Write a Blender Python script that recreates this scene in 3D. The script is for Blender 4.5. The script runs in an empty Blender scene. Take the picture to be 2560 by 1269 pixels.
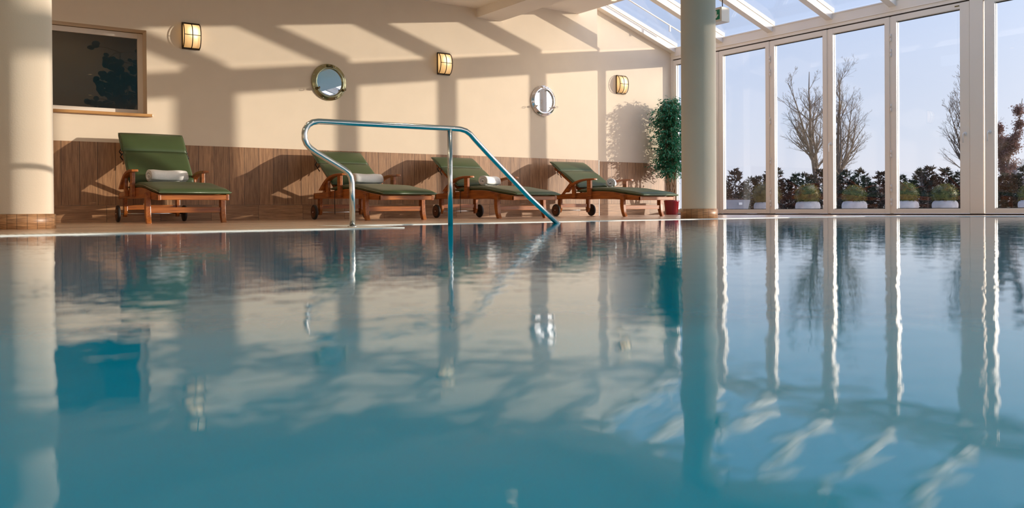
import bpy, math, random
from mathutils import Vector, Matrix
R = math.radians
sc = bpy.context.scene
COL = sc.collection

# ------------------------------------------------------------------ materials
def new_mat(name):
    m = bpy.data.materials.new(name); m.use_nodes = True
    nt = m.node_tree; nt.nodes.clear()
    o = nt.nodes.new('ShaderNodeOutputMaterial')
    return m, nt, o
def N(nt, t, **kw):
    n = nt.nodes.new(t)
    for k, v in kw.items():
        if k in n.inputs: n.inputs[k].default_value = v
        else: setattr(n, k, v)
    return n
def L(nt, a, b): nt.links.new(a, b)
def c4(c): return (c[0], c[1], c[2], 1.0)
def srgb(r, g, b):
    f = lambda v: (v/255/12.92 if v/255 <= .04045 else ((v/255+.055)/1.055)**2.4)
    return (f(r), f(g), f(b))

def plain(name, col, rough=.5, dr=0., metal=0., var=.06, scale=8., bump=0., bscale=60., spec=.5, coat=0., stretch=(1,1,1)):
    m, nt, o = new_mat(name)
    b = N(nt, 'ShaderNodeBsdfPrincipled', Roughness=rough, Metallic=metal)
    b.inputs['Specular IOR Level'].default_value = spec
    if 'Diffuse Roughness' in b.inputs: b.inputs['Diffuse Roughness'].default_value = dr
    b.inputs['Coat Weight'].default_value = coat
    tc = N(nt, 'ShaderNodeTexCoord'); mp = N(nt, 'ShaderNodeMapping'); mp.inputs['Scale'].default_value = stretch
    L(nt, tc.outputs['Object'], mp.inputs['Vector'])
    nz = N(nt, 'ShaderNodeTexNoise', Scale=scale, Detail=4.)
    L(nt, mp.outputs['Vector'], nz.inputs['Vector'])
    r = N(nt, 'ShaderNodeValToRGB')
    r.color_ramp.elements[0].position = .3; r.color_ramp.elements[1].position = .7
    r.color_ramp.elements[0].color = c4([max(0, x*(1-var)) for x in col]); r.color_ramp.elements[1].color = c4([min(1, x*(1+var)) for x in col])
    L(nt, nz.outputs['Fac'], r.inputs['Fac']); L(nt, r.outputs['Color'], b.inputs['Base Color'])
    if bump:
        n2 = N(nt, 'ShaderNodeTexNoise', Scale=bscale, Detail=3.); L(nt, mp.outputs['Vector'], n2.inputs['Vector'])
        bp = N(nt, 'ShaderNodeBump', Strength=1.0, Distance=bump); L(nt, n2.outputs['Fac'], bp.inputs['Height']); L(nt, bp.outputs['Normal'], b.inputs['Normal'])
    L(nt, b.outputs[0], o.inputs[0])
    return m

def planks(name, dark, light, w, axis, grain_axis, groove=.004, rough=.4, gcol=(.05,.03,.02), length=None):
    """tiles with a wood print; joints repeat each w along axis ('x','y','z') and, if length, along grain_axis"""
    m, nt, o = new_mat(name)
    b = N(nt, 'ShaderNodeBsdfPrincipled', Roughness=rough)
    g = N(nt, 'ShaderNodeNewGeometry'); s = N(nt, 'ShaderNodeSeparateXYZ'); L(nt, g.outputs['Position'], s.inputs[0])
    ix = 'XYZ'.index(axis.upper()); ig = 'XYZ'.index(grain_axis.upper())
    def M(op, a, bb=None):
        n = N(nt, 'ShaderNodeMath'); n.operation = op
        for i, v in enumerate((a, bb)):
            if v is None: continue
            if isinstance(v, (int, float)): n.inputs[i].default_value = v
            else: L(nt, v, n.inputs[i])
        return n.outputs[0]
    u = M('DIVIDE', s.outputs[ix], w); fl = M('FLOOR', u); fr = M('FRACT', u)
    edge = M('LESS_THAN', fr, groove/w)
    row = fl
    if length:
        off = M('MULTIPLY', M('FRACT', M('MULTIPLY', fl, .37)), 1.0)
        v = M('ADD', M('DIVIDE', s.outputs[ig], length), off); fv = M('FRACT', v)
        edge = M('MAXIMUM', edge, M('LESS_THAN', fv, groove/length)); row = M('ADD', fl, M('MULTIPLY', M('FLOOR', v), 7.13))
    wn = N(nt, 'ShaderNodeTexWhiteNoise'); wn.noise_dimensions = '1D'; L(nt, row, wn.inputs['W'])
    sc_ = [22., 22., 22.]; sc_[ig] = 1.6
    mp = N(nt, 'ShaderNodeMapping'); mp.inputs['Scale'].default_value = sc_
    vm = N(nt, 'ShaderNodeVectorMath'); vm.operation = 'ADD'; L(nt, g.outputs['Position'], vm.inputs[0])
    sh = N(nt, 'ShaderNodeVectorMath'); sh.operation = 'SCALE'; L(nt, wn.outputs['Color'], sh.inputs[0]); sh.inputs['Scale'].default_value = 9.
    L(nt, sh.outputs[0], vm.inputs[1]); L(nt, vm.outputs[0], mp.inputs['Vector'])
    nz = N(nt, 'ShaderNodeTexNoise', Scale=2.2, Detail=7., Roughness=.65, Distortion=.4); L(nt, mp.outputs[0], nz.inputs['Vector'])
    r = N(nt, 'ShaderNodeValToRGB'); r.color_ramp.elements[0].position = .33; r.color_ramp.elements[1].position = .68
    r.color_ramp.elements[0].color = c4(dark); r.color_ramp.elements[1].color = c4(light); L(nt, nz.outputs['Fac'], r.inputs['Fac'])
    hs = N(nt, 'ShaderNodeHueSaturation'); L(nt, r.outputs['Color'], hs.inputs['Color'])
    L(nt, M('ADD', M('MULTIPLY', wn.outputs['Value'], .3), .85), hs.inputs['Value'])
    mx = N(nt, 'ShaderNodeMix'); mx.data_type = 'RGBA'; L(nt, edge, mx.inputs['Factor']); L(nt, hs.outputs[0], mx.inputs['A']); mx.inputs['B'].default_value = c4(gcol)
    L(nt, mx.outputs['Result'], b.inputs['Base Color'])
    bp = N(nt, 'ShaderNodeBump', Strength=.5, Distance=.0012); L(nt, M('SUBTRACT', nz.outputs['Fac'], M('MULTIPLY', edge, 1.5)), bp.inputs['Height']); L(nt, bp.outputs[0], b.inputs['Normal'])
    L(nt, b.outputs[0], o.inputs[0])
    return m

def wood(name, dark, light, axis='y', rough=.32):
    m, nt, o = new_mat(name)
    b = N(nt, 'ShaderNodeBsdfPrincipled', Roughness=rough); b.inputs['Coat Weight'].default_value = .15; b.inputs['Coat Roughness'].default_value = .2
    tc = N(nt, 'ShaderNodeTexCoord'); mp = N(nt, 'ShaderNodeMapping'); s = [14., 14., 14.]; s['xyz'.index(axis)] = 1.2; mp.inputs['Scale'].default_value = s
    L(nt, tc.outputs['Object'], mp.inputs['Vector'])
    nz = N(nt, 'ShaderNodeTexNoise', Scale=2.5, Detail=6., Roughness=.6, Distortion=.5); L(nt, mp.outputs[0], nz.inputs['Vector'])
    r = N(nt, 'ShaderNodeValToRGB'); r.color_ramp.elements[0].position = .3; r.color_ramp.elements[1].position = .72
    r.color_ramp.elements[0].color = c4(dark); r.color_ramp.elements[1].color = c4(light)
    L(nt, nz.outputs['Fac'], r.inputs['Fac']); L(nt, r.outputs['Color'], b.inputs['Base Color']); L(nt, b.outputs[0], o.inputs[0])
    return m

def glass(name, tint=(.97, .985, 1.), base=.045, rough=0.):
    m, nt, o = new_mat(name)
    lw = N(nt, 'ShaderNodeLayerWeight', Blend=.5)
    p = N(nt, 'ShaderNodeMath'); p.operation = 'POWER'; L(nt, lw.outputs['Facing'], p.inputs[0]); p.inputs[1].default_value = 5.
    a = N(nt, 'ShaderNodeMath'); a.operation = 'MULTIPLY_ADD'; L(nt, p.outputs[0], a.inputs[0]); a.inputs[1].default_value = 1-base; a.inputs[2].default_value = base
    t = N(nt, 'ShaderNodeBsdfTransparent', Color=c4(tint)); g = N(nt, 'ShaderNodeBsdfGlossy', Roughness=rough)
    mx = N(nt, 'ShaderNodeMixShader'); L(nt, a.outputs[0], mx.inputs[0]); L(nt, t.outputs[0], mx.inputs[1]); L(nt, g.outputs[0], mx.inputs[2])
    L(nt, mx.outputs[0], o.inputs[0])
    return m

def leafmat(name, cols, rough=.4, trans=.25, scale=25.):
    m, nt, o = new_mat(name)
    b = N(nt, 'ShaderNodeBsdfPrincipled', Roughness=rough)
    tc = N(nt, 'ShaderNodeTexCoord'); nz = N(nt, 'ShaderNodeTexNoise', Scale=scale, Detail=2.); L(nt, tc.outputs['Object'], nz.inputs['Vector'])
    r = N(nt, 'ShaderNodeValToRGB'); e = r.color_ramp.elements
    e[0].position = .3; e[0].color = c4(cols[0]); e[1].position = .7; e[1].color = c4(cols[-1])
    if len(cols) == 3: n = e.new(.5); n.color = c4(cols[1])
    L(nt, nz.outputs['Fac'], r.inputs['Fac']); L(nt, r.outputs['Color'], b.inputs['Base Color'])
    t = N(nt, 'ShaderNodeBsdfTranslucent'); L(nt, r.outputs['Color'], t.inputs['Color'])
    mx = N(nt, 'ShaderNodeMixShader'); mx.inputs[0].default_value = trans; L(nt, b.outputs[0], mx.inputs[1]); L(nt, t.outputs[0], mx.inputs[2])
    L(nt, mx.outputs[0], o.inputs[0])
    return m

def emit(name, col, strength):
    m, nt, o = new_mat(name)
    e = N(nt, 'ShaderNodeEmission', Color=c4(col), Strength=strength); L(nt, e.outputs[0], o.inputs[0])
    return m

def water_mat():
    m, nt, o = new_mat('pool_water')
    b = N(nt, 'ShaderNodeBsdfPrincipled', Roughness=.012, IOR=1.27)
    b.inputs['Base Color'].default_value = c4((.0004, .325, .55))
    g = N(nt, 'ShaderNodeNewGeometry')
    mp = N(nt, 'ShaderNodeMapping'); mp.inputs['Rotation'].default_value = (0, 0, R(35)); mp.inputs['Scale'].default_value = (1., 1.15, 1.)
    L(nt, g.outputs['Position'], mp.inputs['Vector'])
    n1 = N(nt, 'ShaderNodeTexNoise', Scale=3.6, Detail=2., Roughness=.5, Distortion=.5); L(nt, mp.outputs[0], n1.inputs['Vector'])
    n2 = N(nt, 'ShaderNodeTexNoise', Scale=14., Detail=2., Roughness=.5, Distortion=.3); L(nt, mp.outputs[0], n2.inputs['Vector'])
    b1 = N(nt, 'ShaderNodeBump', Strength=1., Distance=WAVE1); L(nt, n1.outputs['Fac'], b1.inputs['Height'])
    b2 = N(nt, 'ShaderNodeBump', Strength=1., Distance=WAVE2); L(nt, n2.outputs['Fac'], b2.inputs['Height']); L(nt, b1.outputs[0], b2.inputs['Normal'])
    n3 = N(nt, 'ShaderNodeTexNoise', Scale=30., Detail=1., Roughness=.5); L(nt, mp.outputs[0], n3.inputs['Vector'])
    b3 = N(nt, 'ShaderNodeBump', Strength=1., Distance=WAVE3); L(nt, n3.outputs['Fac'], b3.inputs['Height']); L(nt, b2.outputs[0], b3.inputs['Normal'])
    L(nt, b3.outputs[0], b.inputs['Normal']); L(nt, b.outputs[0], o.inputs[0])
    return m
WAVE3 = .00025
WAVE1, WAVE2 = .0009, .0007

def towel_mat():
    return plain('terry_cloth', (.93, .92, .91), rough=.95, var=.03, scale=60, bump=.003, bscale=220, spec=.1)

def wall_mat():
    return plain('cream_plaster', (.82, .705, .56), rough=.85, var=.018, scale=3.5, bump=.0006, bscale=260, spec=.15)

MT = dict(
    wall=wall_mat(),
    ceil=plain('ceiling_paint', (.93, .855, .76), rough=.9, var=.015, scale=2, spec=.1),
    column=plain('column_plaster', (.76, .67, .56), rough=.8, dr=1., var=.02, scale=2.2, bump=.0008, bscale=90, spec=.15),
    wains=planks('wood_print_tile', (.21, .105, .05), (.455, .255, .128), .19, 'x', 'z', groove=.005, rough=.42),
    base=planks('wood_print_base_tile', (.21, .105, .05), (.455, .255, .128), .60, 'x', 'x', groove=.004, rough=.42),
    deck=planks('wood_print_floor_tile', (.46, .30, .20), (.82, .60, .43), .15, 'y', 'x', groove=.004, rough=.22, gcol=(.16,.11,.08), length=.9),
    ringtile=planks('wood_print_ring_tile', (.17, .085, .04), (.46, .26, .13), .5, 'z', 'x', rough=.4),
    white=plain('white_plastic', (.82, .80, .76), rough=.5, var=.03),
    frame=plain('white_lacquered_frame', (.88, .81, .72), rough=.35, var=.012, scale=1.5),
    gasket=plain('black_rubber', (.02, .018, .016), rough=.6),
    gap=plain('dark_gap', (.05, .035, .025), rough=.8),
    glass=glass('window_glass'),
    roofglass=glass('roof_glass', base=.03),
    darkglass=glass('interior_window_glass', tint=(.6, .57, .52), base=.07),
    teak=wood('teak', (.19, .046, .009), (.50, .162, .030), 'y'),
    teakx=wood('teak_cross_grain', (.22, .055, .011), (.57, .19, .036), 'x'),
    sillwood=wood('oak_sill', (.45, .22, .07), (.66, .36, .13), 'x', .4),
    cushion=plain('green_canvas', (.056, .088, .034), rough=.42, var=.08, scale=5, bump=.0006, bscale=420, spec=.45),
    piping=plain('green_piping', (.10, .14, .085), rough=.25, var=.05),
    strap=plain('black_strap', (.012, .012, .012), rough=.6),
    rubber=plain('wheel_rubber', (.022, .02, .02), rough=.55),
    wheelwood=wood('wheel_wood', (.07, .025, .012), (.14, .05, .02), 'y', .5),
    steel=plain('brushed_steel', (.62, .63, .62), rough=.17, metal=1., var=.04, scale=20),
    brass=plain('aged_brass', (.42, .42, .27), rough=.22, metal=1., var=.12, scale=12),
    brassdark=plain('dark_brass', (.13, .11, .05), rough=.35, metal=1., var=.2, scale=30),
    chrome=plain('chrome', (.82, .82, .83), rough=.1, metal=1., var=.02),
    mirror=plain('mirror_silver', (.9, .92, .92), rough=.0, metal=1., var=.0),
    bronze=plain('dark_bronze', (.045, .028, .014), rough=.4, metal=.6, var=.2, scale=30),
    towel=towel_mat(),
    pot=plain('red_glazed_pot', (.24, .006, .012), rough=.18, var=.1, scale=4, coat=.4),
    soil=plain('soil', (.05, .03, .018), rough=.95, var=.4, scale=40, bump=.01),
    stem=plain('pale_bark', (.24, .15, .085), rough=.8, var=.3, scale=40),
    fig=leafmat('fig_leaf', [(.012, .10, .05), (.03, .20, .11), (.08, .36, .21)], rough=.3, trans=.22, scale=14),
    silhouetteleaf=leafmat('silhouette_leaf', [(.006, .012, .008), (.012, .024, .016)], rough=.5, trans=.1),  # near-black, so the mirrored plant's silhouette is put into the colour
    concrete=plain('pale_concrete', (.55, .50, .46), rough=.85, var=.16, scale=7, bump=.002, bscale=30),
    greyplanter=plain('grey_fibre_cement', (.27, .27, .29), rough=.7, var=.12, scale=5),
    box=leafmat('boxwood_leaf', [(.035, .045, .008), (.10, .115, .02), (.20, .17, .03)], rough=.5, trans=.2, scale=9),
    yellowbush=leafmat('olive_leaf', [(.06, .055, .015), (.14, .115, .03), (.20, .15, .05)], rough=.6, trans=.2, scale=9),
    conif=leafmat('conifer_leaf', [(.010, .019, .014), (.022, .038, .028), (.05, .06, .045)], rough=.7, trans=.15, scale=4),
    conifred=leafmat('rusty_conifer_leaf', [(.022, .022, .016), (.055, .04, .03), (.09, .06, .042)], rough=.7, trans=.15, scale=4),
    drygrass=leafmat('dry_grass', [(.16, .10, .07), (.32, .22, .16)], rough=.8, trans=.2),
    bark=plain('tree_bark', (.17, .125, .095), rough=.9, var=.25, scale=6),
    beech=leafmat('dry_beech_leaf', [(.20, .105, .085), (.34, .20, .17)], rough=.8, trans=.3, scale=2),
    farwood=plain('distant_twigs', (.25, .23, .26), rough=.9, var=.1),
    terrace=plain('terrace_paving', (.80, .74, .66), rough=.8, var=.12, scale=3),
    grass=plain('winter_grass', (.26, .25, .15), rough=.95, var=.3, scale=2),
    signwhite=plain('sign_housing', (.75, .74, .71), rough=.5, var=.02),
    signgreen=plain('sign_green', (.0, .23, .13), rough=.4, var=.02),
    signarrow=plain('sign_white_print', (.8, .82, .8), rough=.5, var=.0),
    darkroom=plain('dark_interior', (.34, .27, .21), rough=.9, var=.1, scale=2),
    lampglass=None, lens=None, water=water_mat(),
    tile=plain('pool_tile', (.03, .32, .38), rough=.25, var=.1),
)
def lamp_glass_mat():
    # satin glass lit from a bulb behind it: brighter near the bulb, which sits a little above the middle
    m, nt, o = new_mat('lit_satin_glass')
    tc = N(nt, 'ShaderNodeTexCoord'); ln = N(nt, 'ShaderNodeVectorMath'); ln.operation = 'DISTANCE'
    L(nt, tc.outputs['Object'], ln.inputs[0]); ln.inputs[1].default_value = (.02, -.08, .045)
    r = N(nt, 'ShaderNodeValToRGB'); e = r.color_ramp.elements
    e[0].position = .02; e[0].color = (1., .86, .55, 1); e[1].position = .2; e[1].color = (.30, .155, .05, 1)
    n = e.new(.09); n.color = (.62, .38, .15, 1)
    L(nt, ln.outputs['Value'], r.inputs['Fac'])
    em = N(nt, 'ShaderNodeEmission', Strength=1.7); L(nt, r.outputs['Color'], em.inputs['Color'])
    d = N(nt, 'ShaderNodeBsdfPrincipled', Roughness=.4); d.inputs['Base Color'].default_value = (.35, .28, .2, 1)
    a = N(nt, 'ShaderNodeAddShader'); L(nt, em.outputs[0], a.inputs[0]); L(nt, d.outputs[0], a.inputs[1]); L(nt, a.outputs[0], o.inputs[0])
    return m
MT['lampglass'] = lamp_glass_mat()
MT['lens'] = emit('downlight_lens', (1., .72, .36), 2.2)

# ------------------------------------------------------------------ mesh helpers
class MB:
    def __init__(s): s.v = []; s.f = []; s.sm = []
    def add(s, vs, fs, smooth=False):
        o = len(s.v); s.v += [tuple(v) for v in vs]; s.f += [tuple(i+o for i in f) for f in fs]; s.sm += [smooth]*len(fs); return s
    def box(s, x0, x1, y0, y1, z0, z1):
        v = [(x, y, z) for z in (z0, z1) for y in (y0, y1) for x in (x0, x1)]
        return s.add(v, [(0,2,3,1), (4,5,7,6), (0,1,5,4), (2,6,7,3), (0,4,6,2), (1,3,7,5)])
    def prism(s, poly, axis, a, b, smooth=False):
        """poly: 2D outline; axis: extrusion axis. order of remaining axes x<y<z"""
        def P(p, t):
            q = list(p); q.insert('xyz'.index(axis), t); return tuple(q)
        n = len(poly)
        v = [P(p, a) for p in poly]+[P(p, b) for p in poly]
        f = [tuple(range(n))[::-1], tuple(range(n, 2*n))]
        s.add(v, f, False)
        o = len(s.v)-2*n
        for i in range(n):
            j = (i+1) % n
            s.f.append((o+i, o+j, o+n+j, o+n+i)); s.sm.append(smooth)
        return s
    def tube(s, pts, rad, seg=10, caps=True, smooth=True, ell=None):
        pts = [Vector(p) for p in pts]; n = len(pts)
        rads = rad if isinstance(rad, (list, tuple)) else [rad]*n
        t0 = (pts[1]-pts[0]).normalized(); up = Vector((0,0,1)) if abs(t0.z) < .95 else Vector((0,1,0))
        nrm = (up - t0*up.dot(t0)).normalized(); vs = []
        for i, p in enumerate(pts):
            t = (pts[min(i+1, n-1)]-pts[max(i-1, 0)]).normalized()
            nrm = (nrm - t*nrm.dot(t)).normalized(); bi = t.cross(nrm)
            for k in range(seg):
                a = 2*math.pi*k/seg; vs.append(p + nrm*(math.cos(a)*rads[i]) + bi*(math.sin(a)*rads[i]))
        fs = [(i*seg+k, i*seg+(k+1) % seg, (i+1)*seg+(k+1) % seg, (i+1)*seg+k) for i in range(n-1) for k in range(seg)]
        s.add(vs, fs, smooth)
        if caps:
            o = len(s.v)-n*seg; s.f.append(tuple(o+k for k in range(seg))[::-1]); s.f.append(tuple(o+(n-1)*seg+k for k in range(seg))); s.sm += [False, False]
        return s
    def lathe(s, prof, seg=32, c=(0,0,0), axis='z', smooth=True, close=False):
        n = len(prof); vs = []
        for r, h in prof:
            for k in range(seg):
                a = 2*math.pi*k/seg; u, w = r*math.cos(a), r*math.sin(a)
                p = (u, w, h) if axis == 'z' else ((h, u, w) if axis == 'x' else (u, h, w))
                vs.append((p[0]+c[0], p[1]+c[1], p[2]+c[2]))
        rng = range(n) if close else range(n-1)
        fs = [(i*seg+k, i*seg+(k+1) % seg, ((i+1) % n)*seg+(k+1) % seg, ((i+1) % n)*seg+k) for i in rng for k in range(seg)]
        return s.add(vs, fs, smooth)
    def bar(s, a, b, w, h, up=(0,0,1)):
        """rectangular bar from a to b: w across, h along up"""
        a, b = Vector(a), Vector(b); t = (b-a).normalized(); u = Vector(up); u = (u-t*u.dot(t)).normalized(); r = t.cross(u)
        vs = [p + r*(sx*w/2) + u*(sy*h/2) for p in (a, b) for sx, sy in ((-1,-1), (1,-1), (1,1), (-1,1))]
        return s.add(vs, [(0,3,2,1), (4,5,6,7), (0,1,5,4), (1,2,6,5), (2,3,7,6), (3,0,4,7)])
    def leaf(s, p, d, nrm, l, w):
        d = d.normalized(); side = d.cross(nrm)
        if side.length < 1e-4: side = d.cross(Vector((1, .3, .2)))
        side.normalize(); n = side.cross(d)
        m = p + d*(l*.45)
        return s.add([p, m+side*(w/2)+n*(w*.12), p+d*l-n*(l*.08), m-side*(w/2)+n*(w*.12)], [(0,1,2,3)], False)
    def mesh(s, name, mat):
        me = bpy.data.meshes.new(name); me.from_pydata(s.v, [], s.f); me.validate(clean_customdata=False)
        if len(me.polygons) == len(s.sm): me.polygons.foreach_set('use_smooth', s.sm)
        for m in (mat if isinstance(mat, (list, tuple)) else [mat]): me.materials.append(m)
        me.update(); return me
    def obj(s, name, mat, parent=None, loc=(0,0,0), bevel=0., bseg=2, fix=True):
        me = s.mesh(name, mat)
        if fix:
            import bmesh
            bm = bmesh.new(); bm.from_mesh(me); bmesh.ops.recalc_face_normals(bm, faces=bm.faces); bm.to_mesh(me); bm.free()
        o = bpy.data.objects.new(name, me); COL.objects.link(o); o.location = loc
        if parent: o.parent = parent
        if bevel:
            b = o.modifiers.new('bevel', 'BEVEL'); b.width = bevel; b.segments = bseg; b.limit_method = 'ANGLE'; b.angle_limit = R(40)
        return o

def tag(o, label=None, cat=None, group=None, kind=None):
    if label: o['label'] = label
    if cat: o['category'] = cat
    if group: o['group'] = group
    if kind: o['kind'] = kind
    return o
def thing(name, label, cat, loc=(0,0,0), rz=0., group=None):
    o = bpy.data.objects.new(name, None); COL.objects.link(o); o.location = loc; o.rotation_euler = (0, 0, rz); o.empty_display_size = .1
    return tag(o, label, cat, group)
def struct(o): o['kind'] = 'structure'; return o
def copy_tree(o, parent=None):
    c = o.copy(); COL.objects.link(c)
    if parent: c.parent = parent
    for ch in list(o.children): copy_tree(ch, c)
    return c
def arc(cx, cy, r, a0, a1, n): return [(cx+r*math.cos(R(a0+(a1-a0)*i/n)), cy+r*math.sin(R(a0+(a1-a0)*i/n))) for i in range(n+1)]
def spline(pts, n=8):
    """Catmull-Rom through points of any dimension"""
    P = [Vector(p) for p in pts]; out = []
    for i in range(len(P)-1):
        p0, p1, p2, p3 = P[max(i-1, 0)], P[i], P[i+1], P[min(i+2, len(P)-1)]
        for k in range(n):
            t = k/n
            out.append(tuple(.5*((2*p1)+(p2-p0)*t+(2*p0-5*p1+4*p2-p3)*t*t+(3*p1-p0-3*p2+p3)*t**3)))
    out.append(tuple(P[-1])); return out

# ------------------------------------------------------------------ dimensions (metres; x along the far wall, y towards it, z up)
YW, YR, XS, XG = 10.815, 10.98, 9.44, 11.37      # far wall, its set-back part, the step, the glass front
Y0, X0 = -6., -5.                               # wall behind the viewer, left wall
ZC = 3.18
FZ, WZ = -.009, -.0122                           # floor and water level
S_ = 1.083

# ------------------------------------------------------------------ floor, pool
edge = [(X0, 5.11), (2.71, 5.11), (2.84, 6.13), (5.4, 6.17), (8.66, 6.15), (9.48, 5.90), (9.96, 5.31), (10.29, 4.44), (10.4, 3.2), (10.4, -4.0), (X0+1, -4.0), (X0+1, 5.11)]
pool = edge[1:-1]+[(X0+1, 5.11)]
def offset(poly, d):
    out = []; n = len(poly)
    for i in range(n):
        a, b, c = Vector(poly[i-1]), Vector(poly[i]), Vector(poly[(i+1) % n])
        n1 = Vector((-(b-a).y, (b-a).x)).normalized(); n2 = Vector((-(c-b).y, (c-b).x)).normalized()
        m = (n1+n2).normalized(); out.append(tuple(b+m*(d/max(.35, m.dot(n1)))))
    return out
def ringmesh(name, inner, outer, z1, z0, mat):
    n = len(inner); b = MB()
    v = [(x, y, z) for z in (z1, z0) for pl in (inner, outer) for x, y in pl]
    f = []
    for i in range(n):
        j = (i+1) % n
        f += [(i, j, n+j, n+i), (2*n+i, 3*n+i, 3*n+j, 2*n+j), (i, 2*n+i, 2*n+j, j), (n+i, n+j, 3*n+j, 3*n+i)]
    b.add(v, f); return b.obj(name, mat)
gut = offset(pool, .27)
# deck: one slab with the pool cut out of it
def deck():
    import bmesh
    bm = bmesh.new()
    outer = [(X0, Y0), (XG+.2, Y0), (XG+.2, YR), (XS, YR), (XS, YW), (X0, YW)]
    def loop(pl): 
        vs = [bm.verts.new((x, y, FZ)) for x, y in pl]
        return [bm.edges.new((vs[i], vs[(i+1) % len(vs)])) for i in range(len(vs))]
    es = loop(outer)+loop(gut)
    bmesh.ops.triangle_fill(bm, use_beauty=True, use_dissolve=False, edges=es)
    me = bpy.data.meshes.new('floor'); bm.to_mesh(me); bm.free(); me.materials.append(MT['deck'])
    o = bpy.data.objects.new('floor', me); COL.objects.link(o)
    return struct(o)
deck()
def grate_mat():
    m, nt, o = new_mat('overflow_grate')
    b = N(nt, 'ShaderNodeBsdfPrincipled', Roughness=.45); g = N(nt, 'ShaderNodeNewGeometry'); s = N(nt, 'ShaderNodeSeparateXYZ'); L(nt, g.outputs['Position'], s.inputs[0])
    def M(op, a, v):
        n = N(nt, 'ShaderNodeMath'); n.operation = op; L(nt, a, n.inputs[0]); n.inputs[1].default_value = v; return n.outputs[0]
    t = M('LESS_THAN', M('FRACT', M('MULTIPLY', s.outputs[0], 26.), 0.), .34)
    mx = N(nt, 'ShaderNodeMix'); mx.data_type = 'RGBA'; L(nt, t, mx.inputs['Factor']); mx.inputs['A'].default_value = (.84, .80, .73, 1); mx.inputs['B'].default_value = (.42, .38, .32, 1)
    L(nt, mx.outputs['Result'], b.inputs['Base Color']); L(nt, b.outputs[0], o.inputs[0]); return m
MT['grate'] = grate_mat()
mid = offset(pool, .06)
struct(ringmesh('trim_1', pool, mid, FZ+.0012, -.25, MT['white']))
struct(ringmesh('trim_2', mid, gut, FZ+.0008, -.05, MT['grate']))
b = MB(); n = len(pool)
b.add([(x, y, -1.35) for x, y in pool]+[(x, y, -.03) for x, y in pool], [tuple(range(n))]+[(i, (i+1) % n, n+(i+1) % n, n+i) for i in range(n)])
struct(b.obj('pool_basin', MT['tile']))
b = MB(); b.add([(x, y, WZ) for x, y in pool], [tuple(range(n))])
w = b.obj('pool_water', MT['water']); tag(w, 'calm turquoise pool water with mirror-like reflections filling the whole basin', 'water', kind='stuff')

# ------------------------------------------------------------------ walls, ceiling
WX0, WX1, WZ0, WZ1 = .80, 2.262, 1.272, 2.292    # window opening in the far wall
b = MB(); T = .3
b.box(X0, WX0, YW, YW+T, FZ, 4.); b.box(WX1, XS, YW, YW+T, FZ, 4.); b.box(WX0, WX1, YW, YW+T, FZ, WZ0); b.box(WX0, WX1, YW, YW+T, WZ1, 4.)
struct(b.obj('wall_far', MT['wall']))
def roofz(x): return 3.085+.321*(11.45-x)
b = MB(); b.prism([(XS, FZ), (XG+.18, FZ), (XG+.18, 3.03), (XG+.08, roofz(XG+.08)-.02), (XS, roofz(XS)-.02)], 'y', YR, YR+.25)
struct(b.obj('wall_far_corner', MT['wall']))
struct(MB().box(X0-.2, X0, Y0, YW+.3, FZ, 4.).obj('wall_left', MT['wall']))
b = MB(); b.box(X0, XG+.2, Y0-.2, Y0, FZ, .25); b.box(X0, XG+.2, Y0-.2, Y0, 2.95, 4.)
NX = [X0+i*(XG+.2-X0)/8 for i in range(9)]
for i, xx in enumerate(NX): b.box(max(X0, xx-.12), min(XG+.2, xx+.12), Y0-.2, Y0, .25, 2.95)
struct(b.obj('wall_near', MT['wall']))
for i in range(8): struct(MB().box(NX[i]+.12, NX[i+1]-.12, Y0-.11, Y0-.09, .25, 2.95).obj('window_%d' % (30+i), MT['glass']))  # unseen glazing added behind the viewer to let fill light in
struct(MB().box(XG, XG+.2, Y0, -2.2, FZ, 4.).obj('wall_right', MT['wall']))
# wainscot of wood-print tiles and the row below it
struct(MB().box(X0, XS, YW-.012, YW-.0005, .19, .928).obj('trim_3', MT['wains']))
struct(MB().box(XS+.004, XG-.05, YR-.012, YR-.0005, .19, .924).obj('trim_4', MT['wains']))
struct(MB().box(X0, XS, YW-.013, YW-.0005, FZ, .187).obj('baseboard_far', MT['base']))
struct(MB().box(XS+.004, XG-.05, YR-.013, YR-.0005, FZ, .187).obj('baseboard_far_corner', MT['base']))
struct(MB().box(XS-.002, XS+.012, YW-.016, YW+.16, FZ, .93).obj('trim_5', MT['white']))
# ceiling: low soffit, beam, high soffit with fascia
struct(MB().box(X0, 7.0, Y0, YW, ZC, 4.0).obj('ceiling', MT['ceil']))
struct(MB().box(7.0, 7.46, Y0, YW, 3.045, 4.0).obj('ceiling_beam', MT['ceil']))
b = MB(); b.prism([(7.46, 3.361), (9.03, 3.361), (9.03, roofz(9.03)+.03), (8.7, 4.0), (7.46, 4.0)], 'y', Y0, YW)
struct(b.obj('ceiling_soffit', MT['ceil']))

# ------------------------------------------------------------------ interior window
b = MB(); d = .2; fy = YW+d
b.box(WX0, WX1, YW+.0, YW+.0, 0, 0) if False else None
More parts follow.
